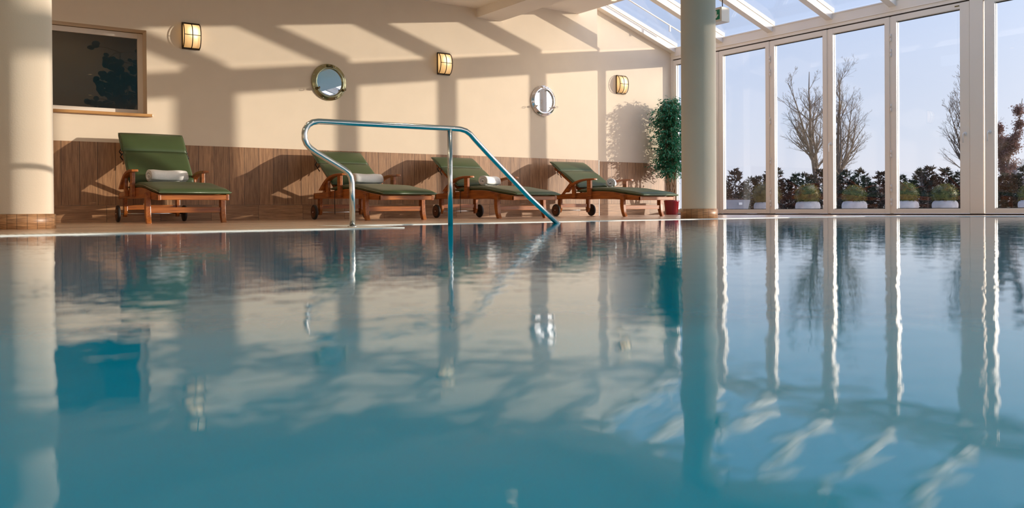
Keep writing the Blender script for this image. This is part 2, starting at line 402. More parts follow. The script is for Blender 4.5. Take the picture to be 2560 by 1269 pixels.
# frame ring set back in the reveal
x0, x1, z0, z1, fw = WX0, WX1, WZ0+.02, WZ1-.01, .062
b.box(x0, x0+fw, fy, fy+.05, z0, z1); b.box(x1-fw, x1, fy, fy+.05, z0, z1); b.box(x0+fw, x1-fw, fy, fy+.05, z0, z0+fw); b.box(x0+fw, x1-fw, fy, fy+.05, z1-fw, z1)
w1 = struct(b.obj('window_1', MT['frame'], bevel=.004))
MB().box(x0+fw, x1-fw, fy+.018, fy+.028, z0+fw, z1-fw).obj('glass_pane', MT['darkglass'], w1)
MB().box(WX0-.04, WX1+.055, YW-.055, fy, WZ0-.022, WZ0+.012).obj('window_sill', MT['sillwood'], w1, bevel=.006)
b = MB(); a0, a1, c0, c1, e0, e1 = WX0-.6, WX1+.7, YW+T+.001, YW+2.6, .3, 3.2
b.add([(a0,c0,e0),(a1,c0,e0),(a1,c1,e0),(a0,c1,e0),(a0,c0,e1),(a1,c0,e1),(a1,c1,e1),(a0,c1,e1)], [(0,1,2,3),(4,7,6,5),(3,2,6,7),(0,3,7,4),(1,5,6,2)])
struct(b.obj('back_room', MT['darkroom']))
# plant added close behind the pane in place of a reflected silhouette
rnd = random.Random(5)
pl = thing('reflection_plant', 'dark broad-leaved plant added behind the interior window as a stand-in reflection', 'plant', (2.06, fy+.34, .3))
b = MB(); fol = MB()
stemtops = []
for k in range(5):
    ph = rnd.uniform(0, 6.28); top = Vector((.14*math.cos(ph), .08*math.sin(ph), 1.3+.12*k))
    pts = spline([(0, 0, .3), (.03*math.cos(ph), .03*math.sin(ph), .8), tuple(top)], 6); b.tube(pts, .009, 6)
    for j in range(4, len(pts)):
        stemtops.append((Vector(pts[j]), ph))
for p, ph in stemtops:
    for q in range(3):
        a = rnd.uniform(0, 6.28); e = p+Vector((math.cos(a)*rnd.uniform(.06, .34), math.sin(a)*rnd.uniform(.03, .12), rnd.uniform(-.08, .1)))
        b.tube([p, (p+e)/2+Vector((0, 0, .02)), e], .004, 4)
        for w_ in range(5):
            c = e+Vector((rnd.uniform(-.06, .06), rnd.uniform(-.05, .05), rnd.uniform(-.06, .06))); r_ = rnd.uniform(.03, .048)
            nn = Vector((rnd.uniform(-.5, .5), -1, rnd.uniform(-.5, .5))).normalized(); u = nn.cross(Vector((0, 0, 1))).normalized(); v = nn.cross(u)
            fol.add([c+u*(r_*math.cos(t*.785))+v*(r_*.85*math.sin(t*.785)) for t in range(8)], [tuple(range(8))])
b.obj('stem', MT['stem'], pl); fol.obj('foliage', MT['silhouetteleaf'], pl, fix=False)
MB().lathe([(0, 0), (.14, 0), (.17, .3), (.155, .3), (.15, .27), (0, .27)], 24).obj('plant_pot', MT['gap'], pl)

# ------------------------------------------------------------------ columns
def column(x, y, label):
    t = thing('column', label, 'column', (x, y, FZ))
    MB().lathe([(.193, .106), (.193, (ZC if x < 7.0 else 3.045)-FZ)], 64).obj('shaft', MT['column'], t)
    ht = .106
    m, nt, o = new_mat('ring_tile'); bs = N(nt, 'ShaderNodeBsdfPrincipled', Roughness=.4)
    tc = N(nt, 'ShaderNodeTexCoord'); s = N(nt, 'ShaderNodeSeparateXYZ'); L(nt, tc.outputs['Object'], s.inputs[0])
    def Mx(op, a, v=None, w=None):
        n = N(nt, 'ShaderNodeMath'); n.operation = op; L(nt, a, n.inputs[0])
        if v is not None:
            if isinstance(v, (int, float)): n.inputs[1].default_value = v
            else: L(nt, v, n.inputs[1])
        return n.outputs[0]
    ang = Mx('MULTIPLY', Mx('ARCTAN2', s.outputs[1], s.outputs[0]), 20/6.28318)
    fl = Mx('FLOOR', ang); fr = Mx('FRACT', ang); ed = Mx('LESS_THAN', fr, .05)
    wn = N(nt, 'ShaderNodeTexWhiteNoise'); wn.noise_dimensions = '1D'; L(nt, fl, wn.inputs['W'])
    mp = N(nt, 'ShaderNodeMapping'); mp.inputs['Scale'].default_value = (8, 8, 90); L(nt, tc.outputs['Object'], mp.inputs[0])
    nz = N(nt, 'ShaderNodeTexNoise', Scale=1.5, Detail=5.); L(nt, mp.outputs[0], nz.inputs['Vector'])
    r = N(nt, 'ShaderNodeValToRGB'); r.color_ramp.elements[0].position = .3; r.color_ramp.elements[1].position = .7
    r.color_ramp.elements[0].color = c4((.19, .09, .04)); r.color_ramp.elements[1].color = c4((.5, .27, .13)); L(nt, nz.outputs['Fac'], r.inputs[0])
    hs = N(nt, 'ShaderNodeHueSaturation'); L(nt, r.outputs[0], hs.inputs['Color']); L(nt, Mx('MULTIPLY', Mx('ADD', wn.outputs['Value'], 1.6), .5), hs.inputs['Value'])
    mx = N(nt, 'ShaderNodeMix'); mx.data_type = 'RGBA'; L(nt, ed, mx.inputs['Factor']); L(nt, hs.outputs[0], mx.inputs['A']); mx.inputs['B'].default_value = (.1, .06, .035, 1)
    L(nt, mx.outputs['Result'], bs.inputs['Base Color']); L(nt, bs.outputs[0], o.inputs[0])
    MB().lathe([(.19, 0), (.206, 0), (.206, ht), (.19, ht+.004)], 64).obj('tile_base', m, t)
    return t
column(.628, 7.068, 'thick cream round column with wood-tile base beside the dark interior window')
column(7.21, 6.536, 'cream round column at the pool edge in front of the potted fig')

# ------------------------------------------------------------------ glass front
F = MT['frame']; XO = XG+.066; XP = XG+.048
b = MB(); b.box(XG, XG+.18, -2.2, YR, 2.842, 3.055); b.box(XG-.012, XG, -2.2, YR, 2.89, 2.9); b.box(XG-.008, XG, -2.2, YR, 3.035, 3.055)
struct(b.obj('trim_6', F, bevel=.003))
struct(MB().box(XG+.02, XG+.12, -2.2, YR, 2.80, 2.8415).obj('trim_7', MT['gap']))  # dark fill strip: the shade of the header gap put into colour
struct(MB().box(XG-.002, XG+.13, -2.2, YR, FZ, .008).obj('trim_8', MT['gap']))
struct(MB().box(XG, XG+.12, YR-.055, YR, .008, 2.842).obj('trim_9', F, bevel=.003))   # corner jamb
def leaf(idx, ya, yb, handle=None, hinges=(), sl=.074, sr=.074, vent=False):
    """one glazed leaf from ya (far) down to yb (near)"""
    z0, z1 = .012, 2.822; b = MB()
    def fr(x0, x1, s):
        b.box(x0, x1, ya-sl-s, ya, z0, z1); b.box(x0, x1, yb, yb+sr+s, z0, z1)
        b.box(x0, x1, yb+sr+s, ya-sl-s, z0, z0+.062+s); b.box(x0, x1, yb+sr+s, ya-sl-s, z1-.076-s, z1)
    fr(XG, XG+.034, 0.); fr(XG+.0341, XO, .005)
    o = struct(b.obj('door_%d' % idx, F, bevel=.0025))
    MB().box(XP-.004, XP+.006, yb+sr+.002, ya-sl-.002, z0+.064, z1-.078).obj('glass_pane', MT['glass'], o)
    g = MB(); g.box(XP-.014, XP-.005, yb+sr+.006, ya-sl-.006, z1-.094, z1-.082); g.box(XP-.014, XP-.005, yb+sr+.006, ya-sl-.006, z0+.066, z0+.074)
    g.obj('gasket', MT['gasket'], o)
    if handle is not None:
        y = ya-handle if handle > 0 else yb-handle
        h = MB(); h.lathe([(0, XG-.012), (.026, XG-.012), (.026, XG)], 20, (0, y, 1.07), 'x'); h.tube([(XG-.01, y, 1.07), (XG-.05, y, 1.07), (XG-.055, y, 1.05), (XG-.055, y, .95)], .009, 8)
        h.obj('door_handle', MT['white'], o)
    for zc in hinges:
        h = MB()
        for s in (-.03, .03): h.tube([(XG-.012, ya+.004, zc+s-.026), (XG-.012, ya+.004, zc+s+.026)], .011, 10)
        h.obj('hinge', F, o)
    if vent: MB().box(XG-.004, XG, yb+.13, yb+.19, 2.775, 2.79).obj('maker_plate', MT['brassdark'], o)
    return o
mull = [10.92, 9.84, 8.77, 7.70, 6.685]
g = .015; HZ = (2.52, 2.3, 1.52, .86, .37, .17)
leaf(1, 10.92, 9.84+g)
leaf(2, 9.84-g, 8.77+g)
leaf(3, 8.77-g, 7.70+g, hinges=HZ)
leaf(4, 7.70-g, 6.685+g, handle=.03)
leaf(5, 6.685-g, 5.578, hinges=HZ, sr=.125, handle=-.06, vent=True)
b = MB(); b.box(XG-.004, XG+.07, 5.405, 5.574, .008, 2.842)
struct(b.obj('trim_10', F, bevel=.003))
leaf(6, 5.385, 4.31+g, sl=.125, handle=.06)
y = 4.31; k = 7
while y > -1.3:
    leaf(k, y-g, max(y-.97, -2.2)+g); y -= .97; k += 1
# posts between leaves (the rebates behind the narrow joints)
for i, ym in enumerate(mull[1:]+[4.31-.97*j for j in range(7)]):
    struct(MB().box(XG+.012, XG+.055, ym-g+.001, ym+g-.001, .008, 2.82).obj('trim_%d' % (11+i), F))

# ------------------------------------------------------------------ glazed lean-to roof
def slope_bar(mb, xa, xb, ya, yb, lo, hi):
    mb.prism([(xa, roofz(xa)+lo), (xb, roofz(xb)+lo), (xb, roofz(xb)+hi), (xa, roofz(xa)+hi)], 'y', ya, yb)
raf = [YR-.06, 9.80, 8.76, 7.67, 6.65, 5.58, 4.4, 3.3, 2.2, 1.1, 0., -1.1, -2.15]
for i, yr in enumerate(raf):
    b = MB(); w_ = .055 if i else .06
    slope_bar(b, XG+.05, 9.03, yr-w_, yr+w_, -.15, -.045); slope_bar(b, XG+.05, 9.03, yr-w_*.82, yr+w_*.82, -.045, -.03); slope_bar(b, XG+.05, 9.03, yr-w_, yr+w_, -.03, .035)
    struct(b.obj('trim_%d' % (30+i), F, bevel=.002))
for i in range(len(raf)-1):
    b = MB(); b.prism([(XG+.06, roofz(XG+.06)+.002), (9.03, roofz(9.03)+.002), (9.03, roofz(9.03)+.012), (XG+.06, roofz(XG+.06)+.012)], 'y', raf[i+1]+.057, raf[i]-.062)
    struct(b.obj('window_%d' % (2+i), MT['roofglass']))
# awning guide rail above the glass beside the wall
t = thing('awning_rail', 'thin pale awning guide rail running down the glass roof beside the wall', 'awning rail', (0, 0, 0))
b = MB(); b.tube([(9.06, 10.6, roofz(9.06)+.12), (11.3, 10.6, roofz(11.3)+.12)], .012, 8); b.obj('rail', F, t)
for xx in (9.5, 10.96): MB().bar((xx, 10.6, roofz(xx)+.012), (xx, 10.6, roofz(xx)+.115), .03, .02, (0,1,0)).obj('bracket', F, t)

# ------------------------------------------------------------------ wall lamps
def wall_lamp(x, z, yw, label):
    t = thing('wall_lamp', label, 'wall lamp', (x, yw-.0005, z), 0, 'bulkhead lamps along the far wall')
    W, H, D = .105, .163, .115
    MB().box(-W, W, -.014, 0, -H, H).obj('backplate', MT['bronze'], t, bevel=.003)
    def prof(w, h, dd, n=14): # bowed outline in (y,z)
        return [(-.014-dd*math.cos(R(a)), h*math.sin(R(a))) for a in [-90+180*i/n for i in range(n+1)]]
    p = prof(0, H-.016, D-.035)
    MB().prism(p, 'x', -W+.012, W-.012, True).obj('glass_shade', MT['lampglass'], t)
    for za in (H-.02, -H): MB().box(-W, W, -.03, -.014, za, za+.02).obj('ledge', MT['bronze'], t, bevel=.002)
    q = [(yy-.008, zz) for yy, zz in prof(0, H-.012, D-.03, 16)]
    for xx in (-W+.006, 0, W-.006):
        MB().tube([(xx, yy, zz) for yy, zz in q], .0058, 6).obj('cage_bar', MT['bronze'], t)
    zc = .004; MB().tube([(-W+.006, -.014-(D-.03)-.008, zc), (W-.006, -.014-(D-.03)-.008, zc)], .0042, 6).obj('cage_crossbar', MT['bronze'], t)
    return t
wall_lamp(2.775, 2.277, YW, 'lit bulkhead wall lamp in a dark cage beside the dark interior window')
wall_lamp(6.40, 2.277, YW, 'lit caged wall lamp between the two porthole mirrors')
wall_lamp(10.11, 2.285, YR, 'lit caged wall lamp on the set-back wall above the potted fig')

# ------------------------------------------------------------------ porthole mirrors
def porthole(x, z, metal, dark, label):
    t = thing('porthole_mirror', label, 'mirror', (x, YW-.0005, z), 0, 'porthole mirrors on the far wall')
    MB().lathe([(.19, 0), (.25, 0), (.25, -.014), (.243, -.022), (.222, -.024), (.216, -.036), (.196, -.042), (.184, -.036), (.182, -.012), (.182, 0)], 64, axis='y').obj('outer_ring', metal, t)
    MB().lathe([(0, -.018), (.186, -.018), (.186, -.010), (0, -.010)], 64, axis='y', smooth=False).obj('mirror_glass', MT['mirror'], t)
    for k in range(8):
        a = R(22.5+45*k); MB().lathe([(.0, -.029), (.005, -.028), (.007, -.022)], 10, (.234*math.cos(a), 0, .234*math.sin(a)), 'y').obj('rivet', MT['chrome'], t)
    h = MB(); h.tube([(-.045, -.045, .212), (.045, -.045, .212)], .011, 10); h.box(-.042, -.018, -.05, -.02, .195, .235); h.box(.018, .042, -.05, -.02, .195, .235); h.obj('hinge', dark, t, bevel=.002)
    for s in (-1, 1):
        a = R(-90+62*s); c = Vector((.212*math.cos(a), -.03, .212*math.sin(a)))
        m = MB(); m.lathe([(0, -.05), (.014, -.048), (.018, -.03), (.02, 0)], 14, c, 'y'); dv = Vector((math.cos(a), 0, math.sin(a)))
        m.tube([c+Vector((0, -.05, 0)), c+Vector((0, -.05, 0))-dv*.03], .006, 8); m.obj('clamp', dark, t)
        e = c+Vector((0, -.075, 0)); ringp = [e+Vector((0, math.cos(R(v))*.022-.02, math.sin(R(v))*.014)) for v in range(0, 361, 30)]
        m = MB(); m.tube(ringp, .0035, 6, caps=False); m.obj('wing_screw', dark, t)
    return t
porthole(4.59, 1.857, MT['brass'], MT['brassdark'], 'round porthole mirror with a tarnished greenish brass ring')
porthole(8.27, 1.857, MT['chrome'], MT['chrome'], 'round porthole mirror with a bright chrome ring')

# ------------------------------------------------------------------ handrail
t = thing('handrail', 'brushed steel tube handrail standing at the pool steps', 'handrail', (0, 5.55, 0))
rr = .0205
path = [(4.292, -.03), (3.98, .208), (3.6, .53), (3.475, .64), (3.43, .683), (3.39, .706), (3.34, .7165), (3.27, .7175)]
path += [(2.8, .716), (2.4, .714), (2.215, .713)]
path += [(2.175, .705), (2.143, .686), (2.122, .655), (2.115, .625), (2.117, .59), (2.13, .558), (2.155, .53), (2.19, .507)]
path += [(2.27, .463), (2.34, .425), (2.40, .392), (2.43, .37), (2.448, .342), (2.456, .30), (2.457, .25), (2.457, FZ)]
K_ = 5.55/5.4
path = [(x*K_, .11+(z-.11)*K_ if z > .02 else z) for x, z in path]
MB().tube([(x, 0, z) for x, z in path], rr, 20).obj('rail', MT['steel'], t)
MB().tube([(3.34, 0, -.05), (3.34, 0, .725)], .0195, 20).obj('post', MT['steel'], t)
MB().lathe([(0, .0), (.034, .0), (.034, .006), (.022, .01)], 24, (2.457*K_, 0, FZ)).obj('flange', MT['steel'], t)

# ------------------------------------------------------------------ sun loungers
HW = .32        # half width over the rails
def side_profile():
    top = spline([(-.29, .268), (0., .301), (.25, .336), (.5, .349), (.66, .347), (.95, .335), (1.2, .325), (1.52, .32)], 4)
    bot = spline([(1.52, .247), (1.2, .25), (.95, .244), (.65, .24), (.33, .238), (.05, .226), (-.29, .212)], 4)
    return top+bot
def top_z(yy):
    pts = [(-.4, .25), (-.29, .268), (0., .301), (.25, .336), (.5, .349), (.66, .347), (.95, .335), (1.6, .32)]
    for (a, za), (c, zc) in zip(pts, pts[1:]):
        if a <= yy <= c: return za+(zc-za)*(yy-a)/(c-a)
    return .32
def cushion(path, width, thick, n=10, puff=.008, crown=0.):
    """pad swept along a side path [(y,z)] with rounded, slightly crowned section"""
    b = MB(); k = len(path); sec = []
    hw = width/2; r = thick*.48
    sec += [(-hw, thick*.5)]+[(-hw+r*(1-math.cos(R(a))), thick*.5+r*math.sin(R(a))) for a in (30, 60, 90)]
    sec += [(-hw+r+(2*hw-2*r)*i/n, thick*.98+puff*math.sin(math.pi*i/n)) for i in range(1, n)]
    sec += [(hw-r*(1-math.cos(R(a))), thick*.5+r*math.sin(R(a))) for a in (90, 60, 30)]+[(hw, thick*.5)]
    sec += [(hw-r*(1-math.cos(R(a))), thick*.5-r*math.sin(R(a))) for a in (30, 60, 90)]+[(-hw+r*(1-math.cos(R(a))), thick*.5-r*math.sin(R(a))) for a in (90, 60, 30)]
    m = len(sec); vs = []
    for i, (y, z) in enumerate(path):
        a = path[max(i-1, 0)]; c = path[min(i+1, k-1)]; tx, tz = c[0]-a[0], c[1]-a[1]; l = math.hypot(tx, tz); nx, nz = tz/l, -tx/l
        if nz < 0: nx, nz = -nx, -nz
        e = min(i, k-1-i); sh = (.45, .8, 1.)[min(e, 2)]
        for sx, sh_ in sec:
            h = thick*.5+(sh_-thick*.5)*sh
            vs.append((sx*(1-.006*(2-min(e, 2))), y+nx*h, z+nz*h))
    fs = [(i*m+j, i*m+(j+1) % m, (i+1)*m+(j+1) % m, (i+1)*m+j) for i in range(k-1) for j in range(m)]
    fs += [tuple(range(m)), tuple((k-1)*m+j for j in range(m))[::-1]]
    return b.add(vs, fs, True)
def piping(path, width, thick, r=.0055):
    b = MB(); k = len(path); hw = width/2; pts = []
    def P(i, sx):
        a = path[max(i-1, 0)]; c = path[min(i+1, k-1)]; tx, tz = c[0]-a[0], c[1]-a[1]; l = math.hypot(tx, tz); nx, nz = tz/l, -tx/l
        if nz < 0: nx, nz = -nx, -nz
        return (sx, path[i][0]+nx*thick*.52, path[i][1]+nz*thick*.52)
    for i in range(k): pts.append(P(i, -hw))
    for i in range(k-1, -1, -1): pts.append(P(i, hw))
    pts.append(pts[0]); return b.tube(pts, r, 6, caps=False)

def make_lounger(ang, label, strap=True):
    t = thing('sun_lounger', label, 'sun lounger', (0, 0, 0), 0, 'teak sun loungers along the far wall')
    pr = side_profile()
    for s in (-1, 1):
        xi = s*(HW-.03); x0, x1 = sorted((xi, xi+s*.028))
        MB().prism(pr, 'x', x0, x1).obj('side_rail', MT['teak'], t, bevel=.004)
        # sabre leg outside the rail
        xo0, xo1 = sorted((s*(HW-.001), s*(HW+.044)))
        f = spline([(.045, .292), (.048, .2), (.045, .13), (.022, .05), (-.005, 0)], 4); bk = spline([(-.055, 0), (-.03, .06), (-.02, .14), (-.018, .2), (-.018, .292)], 4)
        MB().prism(f+bk, 'x', xo0, xo1).obj('leg', MT['teak'], t, bevel=.004)
        # wheel leg, wheel
        wl0, wl1 = sorted((s*(HW-.07), s*(HW-.034)))
        MB().prism([(1.405, .30), (1.47, .30), (1.475, .12), (1.462, .055), (1.43, .055), (1.40, .12)], 'x', wl0, wl1).obj('wheel_leg', MT['teak'], t, bevel=.004)
        wc = (0, 1.445, .09); xa = s*(HW+.004)
        w_ = MB().lathe([(0, xa), (.078, xa), (.088, xa+s*.004), (.0895, xa+s*.012), (.0895, xa+s*.02), (.086, xa+s*.028), (.07, xa+s*.031), (0, xa+s*.031)], 32, wc, 'x').obj('wheel', MT['rubber'], t)
        MB().lathe([(0, xa+s*.034), (.062, xa+s*.0335), (.068, xa+s*.0312)], 28, wc, 'x').obj('wheel_disc', MT['wheelwood'], w_)
        # arm rest on two posts
        ax0, ax1 = sorted((s*(HW-.012), s*(HW+.05)))
        up = spline([(1.25, .345), (1.12, .43), (1.0, .487), (.87, .517), (.72, .529), (.565, .527)], 5); dn = spline([(.56, .503), (.72, .503), (.86, .491), (.98, .461), (1.09, .405), (1.17, .345)], 5)
        MB().prism(up+dn, 'x', ax0, ax1, True).obj('armrest', MT['teak'], t, bevel=.004)
        px0, px1 = sorted((s*(HW-.001), s*(HW+.032)))
        MB().box(px0, px1, .655, .735, .262, .508).obj('arm_post', MT['teak'], t, bevel=.003)
        MB().box(px0, px1, 1.0, 1.065, .268, .455).obj('arm_post', MT['teak'], t, bevel=.003)
    MB().tube([(-.7*0-HW-.044, 1.445, .09), (HW+.044, 1.445, .09)], .007, 8).obj('axle', MT['steel'], t)
    MB().box(-HW, HW, -.008, .022, .098, .150).obj('stretcher', MT['teakx'], t, bevel=.003)
    MB().box(-HW+.035, HW-.035, 1.425, 1.452, .133, .182).obj('stretcher', MT['teakx'], t, bevel=.003)
    MB().box(-HW+.002, HW-.002, -.288, -.262, .216, .262).obj('end_bar', MT['teakx'], t, bevel=.004)
    MB().box(-HW+.002, HW-.002, 1.49, 1.517, .255, .315).obj('end_bar', MT['teakx'], t, bevel=.004)
    b = MB(); yy = -.2
    while yy < .94: b.box(-HW+.003, HW-.003, yy, yy+.05, top_z(yy)-.022, top_z(yy)-.006); yy += .075
    b.obj('seat_slats', MT['teakx'], t)
    # back: frame hinged at y=.965
    hy, hz = .965, .335; ca, sa = math.cos(R(ang)), math.sin(R(ang)); LB = .70
    def B(s, h): return (hy+s*ca-h*sa, hz+s*sa+h*ca)
    b = MB()
    for s in (-1, 1):
        x = s*(HW-.062)
        b.add([(x+dx, *B(q, h)) for q in (0., LB) for dx, h in ((-.016, 0), (.016, 0), (.016, .045), (-.016, .045))], [(0,3,2,1), (4,5,6,7), (0,1,5,4), (1,2,6,5), (2,3,7,6), (3,0,4,7)])
    for q in [LB*(.04+.105*i) for i in range(9)]:
        b.add([(sx*(HW-.05), *B(q+dq, h)) for dq in (0, .05) for sx, h in ((-1, .026), (1, .026), (1, .042), (-1, .042))], [(0,3,2,1), (4,5,6,7), (0,1,5,4), (1,2,6,5), (2,3,7,6), (3,0,4,7)])
    b.obj('backrest_frame', MT['teak'], t)
    b = MB(); q = LB*.42; yb, zb = B(q, .0)
    for s in (-1, 1): b.bar((s*(HW-.09), yb, zb), (s*(HW-.09), min(yb+.30, 1.44), .30), .022, .035, (0, 1, 0))
    b.bar((-HW+.09, yb, zb), (HW-.09, yb, zb), .02, .02); b.obj('back_prop', MT['teak'], t)
    # pads
    n = 14; pth = [(-.345+(1.0+.345)*i/n, top_z(max(-.29, -.345+(1.0+.345)*i/n))-.002-(.012 if i == 0 else 0.)) for i in range(n+1)]
    c = cushion(pth, .645, .056).obj('seat_cushion', MT['cushion'], t)
    piping(pth, .645, .056).obj('piping', MT['piping'], c)
    def Bp(s): 
        y, z = B(s, .046); return (y, z)
    # the pad folds at a seam a third of the way down the back
    p1 = [Bp(.035+(.50-.035)*i/8) for i in range(9)]
    p2 = [Bp(.505+(.785-.505)*i/6) for i in range(7)]
    c = cushion(p1, .64, .054).obj('back_cushion', MT['cushion'], t); piping(p1, .64, .054, .0045).obj('piping', MT['piping'], c)
    c = cushion(p2, .655, .05).obj('head_cushion', MT['cushion'], t); piping(p2, .655, .05, .0055).obj('piping', MT['piping'], c)
    for s in (-1, 1):
        for q in (.47, .55):
            b = MB()
            y1, z1 = B(q, .07); y2, z2 = B(q-.03, .0)
            b.tube([(s*.325, y1, z1), (s*.345, (y1+y2)/2, (z1+z2)/2), (s*.315, y2, z2)], .006, 6).obj('tie_tape', MT['strap'], t)
    if strap:
        b = MB(); b.tube([(-HW-.006, .86, .352), (-HW-.012, .86, .25), (-HW-.008, .858, .065)], .004, 6); b.obj('pull_cord', MT['strap'], t)
    return t
# the loungers: x of the middle, y of the front legs, lean of the back, heading
LNG = [(2.075, 8.30, 46., 0., 'green padded teak lounger with the steepest back, below the dark interior window', False),
       (4.235, 8.20, 33.5, 0., 'green padded teak lounger behind the handrail loop, below the brass porthole', True),
       (5.93, 8.20, 31.5, 0., 'green padded teak lounger standing between the rail post and its slanting tube', True),
       (7.94, 8.20, 31., 0., 'green padded teak lounger next to the potted fig with its back raised', False)]
for x, y, a, hd, lb, st in LNG:
    o = make_lounger(a, lb, st); o.location = (x*S_, y*S_, FZ); o.rotation_euler = (0, 0, R(hd)); o.scale = (S_, S_, S_)

# ------------------------------------------------------------------ rolled towels
def towel(length, rad):
    t = bpy.data.objects.new('rolled_towel', None); COL.objects.link(t)
    turns = 3.6; n = 84; th = rad/(turns+.45)
    inner, outer = [], []
    for i in range(n+1):
        a = 2*math.pi*turns*i/n; r = .12*th+th*a/(2*math.pi); outer.append((r+th*.86, a)); inner.append((r, a))
    b = MB(); m = 8; rnd = random.Random(3)
    for side, sp in ((0, inner), (1, outer)):
        for j in range(m+1):
            xx = -length/2+length*j/m
            for i, (r, a) in enumerate(sp):
                e = 1-.05*(abs(j-m/2)/(m/2))**6
                jit = .004*math.sin(a*1.3+j*.9) if side and i > n*.7 else 0
                endx = (.010*math.cos(a*.5)*(1-i/n)) * (1 if j in (0, m) else 0)
                b.v.append((xx+(endx if j == m else -endx if j == 0 else 0), (r*e+jit)*math.cos(a), (r*e+jit)*math.sin(a)*.96))
    S = (m+1)*(n+1)
    for sd in (0, 1):
        for j in range(m):
            for i in range(n):
                q = sd*S+j*(n+1)+i; b.f.append((q, q+1, q+n+2, q+n+1) if sd == 0 else (q, q+n+1, q+n+2, q+1)); b.sm.append(True)
    for i in range(n):
        for j in (0, m):
            q = j*(n+1)+i; b.f.append((q, q+1, S+q+1, S+q)); b.sm.append(True)
    for j in range(m):
        for i in (0, n):
            q = j*(n+1)+i; b.f.append((q, q+n+1, S+q+n+1, S+q)); b.sm.append(True)
    b.obj('cloth', MT['towel'], t)
    return t
tw = towel(.40, .066)
TW = [(2.085, 9.08, 17, 'white towel rolled up on the lounger with the steepest back'),
      (4.27, 8.98, 13, 'white towel rolled up on the lounger behind the handrail loop'),
      (5.98, 8.96, 30, 'white towel rolled up aslant on the lounger beyond the rail post'),
      (8.07, 8.97, 45, 'white rolled towel turned end-on, on the lounger next to the fig')]
for i, (x, y, a, lb) in enumerate(TW):
    o = tw if i == 0 else copy_tree(tw)
    yl = y-LNG[i][1]
    o.scale = (S_, S_, S_); o.location = (x*S_, y*S_, FZ+S_*(top_z(yl)+.056+.070)); o.rotation_euler = (0, 0, R(a)); tag(o, lb, 'towel', 'rolled white towels on the loungers')

# ------------------------------------------------------------------ potted weeping fig
rnd = random.Random(11)
t = thing('potted_fig', 'tall leafy weeping fig with twisted bare stems in a glossy red pot', 'potted plant', (11.0, 10.62, FZ))
t.scale = (1.055, 1.055, 1.055)
MB().lathe([(0, 0), (.098, 0), (.102, .006), (.128, .215), (.131, .22), (.131, .243), (.122, .243), (.118, .215), (0, .213)], 40).obj('plant_pot', MT['pot'], t)
MB().lathe([(0, .222), (.117, .216)], 24).obj('soil', MT['soil'], t)
b = MB(); tips = []
for k in range(7):
    ph = k*.9; pts = []
    for i in range(9):
        z = .2+i*.2; rr_ = .055*math.sin(i*.55+.4)+.02; pts.append((rr_*math.cos(ph+i*.75)-.015*i*.5, rr_*math.sin(ph+i*.75), z))
    sp = spline(pts, 4); b.tube(sp, [max(.004, .0115*(1-.6*i/len(sp))) for i in range(len(sp))], 7)
    tips += [Vector(p) for p in sp[9:]]
fol = MB(); tw_ = MB()
for p in tips:
    if p.z < .62: continue
    for q in range(3):
        a = rnd.uniform(0, 6.28); zt = (p.z-.6)/1.3
        rad = (.29 if .3 < zt < .95 else .235)*rnd.choice((.4, .6, .75, .9, 1., 1.06))*(.86+.2*math.sin(p.z*11+a*2))
        mid_ = p+Vector((math.cos(a)*rad*.55, math.sin(a)*rad*.55, rnd.uniform(.06, .17))); e = p+Vector((math.cos(a)*rad, math.sin(a)*rad, rnd.uniform(-.10, .12)))
        mid_.x, mid_.y, e.x, e.y = min(mid_.x, .28), min(mid_.y, .27), min(e.x, .28), min(e.y, .27)
        tw_.tube([p, mid_, e], [.003, .0022, .0012], 4, caps=False)
        c = spline([tuple(p), tuple(mid_), tuple(e)], 5)
        for i in range(2, len(c)):
            for w_ in range(2 if rnd.random() < .75 else 1):
                pos = Vector(c[i])+Vector((rnd.gauss(0, .018), rnd.gauss(0, .018), rnd.gauss(0, .018))); pos.y = min(pos.y, .285-rnd.random()*.03); pos.x = min(pos.x, .29-rnd.random()*.03)
                dv = Vector((math.cos(a)+rnd.gauss(0, .7), math.sin(a)+rnd.gauss(0, .7), -.7+rnd.gauss(0, .5)))
                fol.leaf(pos, dv, Vector((rnd.gauss(0, .5), rnd.gauss(0, .5), 1)), rnd.uniform(.045, .075), rnd.uniform(.018, .028))
for k in range(46):
    a = rnd.uniform(math.pi*.72, math.pi*1.75); z = rnd.uniform(.75, 1.78); r0, r1 = .16, rnd.uniform(.33, .43)
    pa = Vector((math.cos(a)*r0, math.sin(a)*r0, z)); pb = Vector((math.cos(a)*r1, math.sin(a)*r1, z+rnd.uniform(-.05, .1)))
    tw_.tube([pa, (pa+pb)/2+Vector((0, 0, .025)), pb], [.0022, .0018, .001], 4, caps=False)
    for i in range(9):
        pos = pa.lerp(pb, .3+.7*i/8)+Vector((rnd.gauss(0, .01), rnd.gauss(0, .01), .01))
        fol.leaf(pos, Vector((math.cos(a)+rnd.gauss(0, .7), math.sin(a)+rnd.gauss(0, .7), -.5+rnd.gauss(0, .5))), Vector((rnd.gauss(0, .5), rnd.gauss(0, .5), 1)), rnd.uniform(.05, .075), rnd.uniform(.018, .026))
for k in range(4):
    pa = Vector((-.05+.03*k, 0, 1.8)); pb = pa+Vector((rnd.uniform(-.1, .06), rnd.uniform(-.1, .05), rnd.uniform(.1, .22)))
    tw_.tube([pa, pb], [.003, .001], 4, caps=False)
    for i in range(7): fol.leaf(pa.lerp(pb, .3+.7*i/6), Vector((rnd.gauss(0, 1), rnd.gauss(0, 1), .3)), Vector((0, rnd.gauss(0, .5), 1)), .06, .022)
b.obj('stem', MT['stem'], t); tw_.obj('twigs', MT['stem'], t); fol.obj('foliage', MT['fig'], t, fix=False)

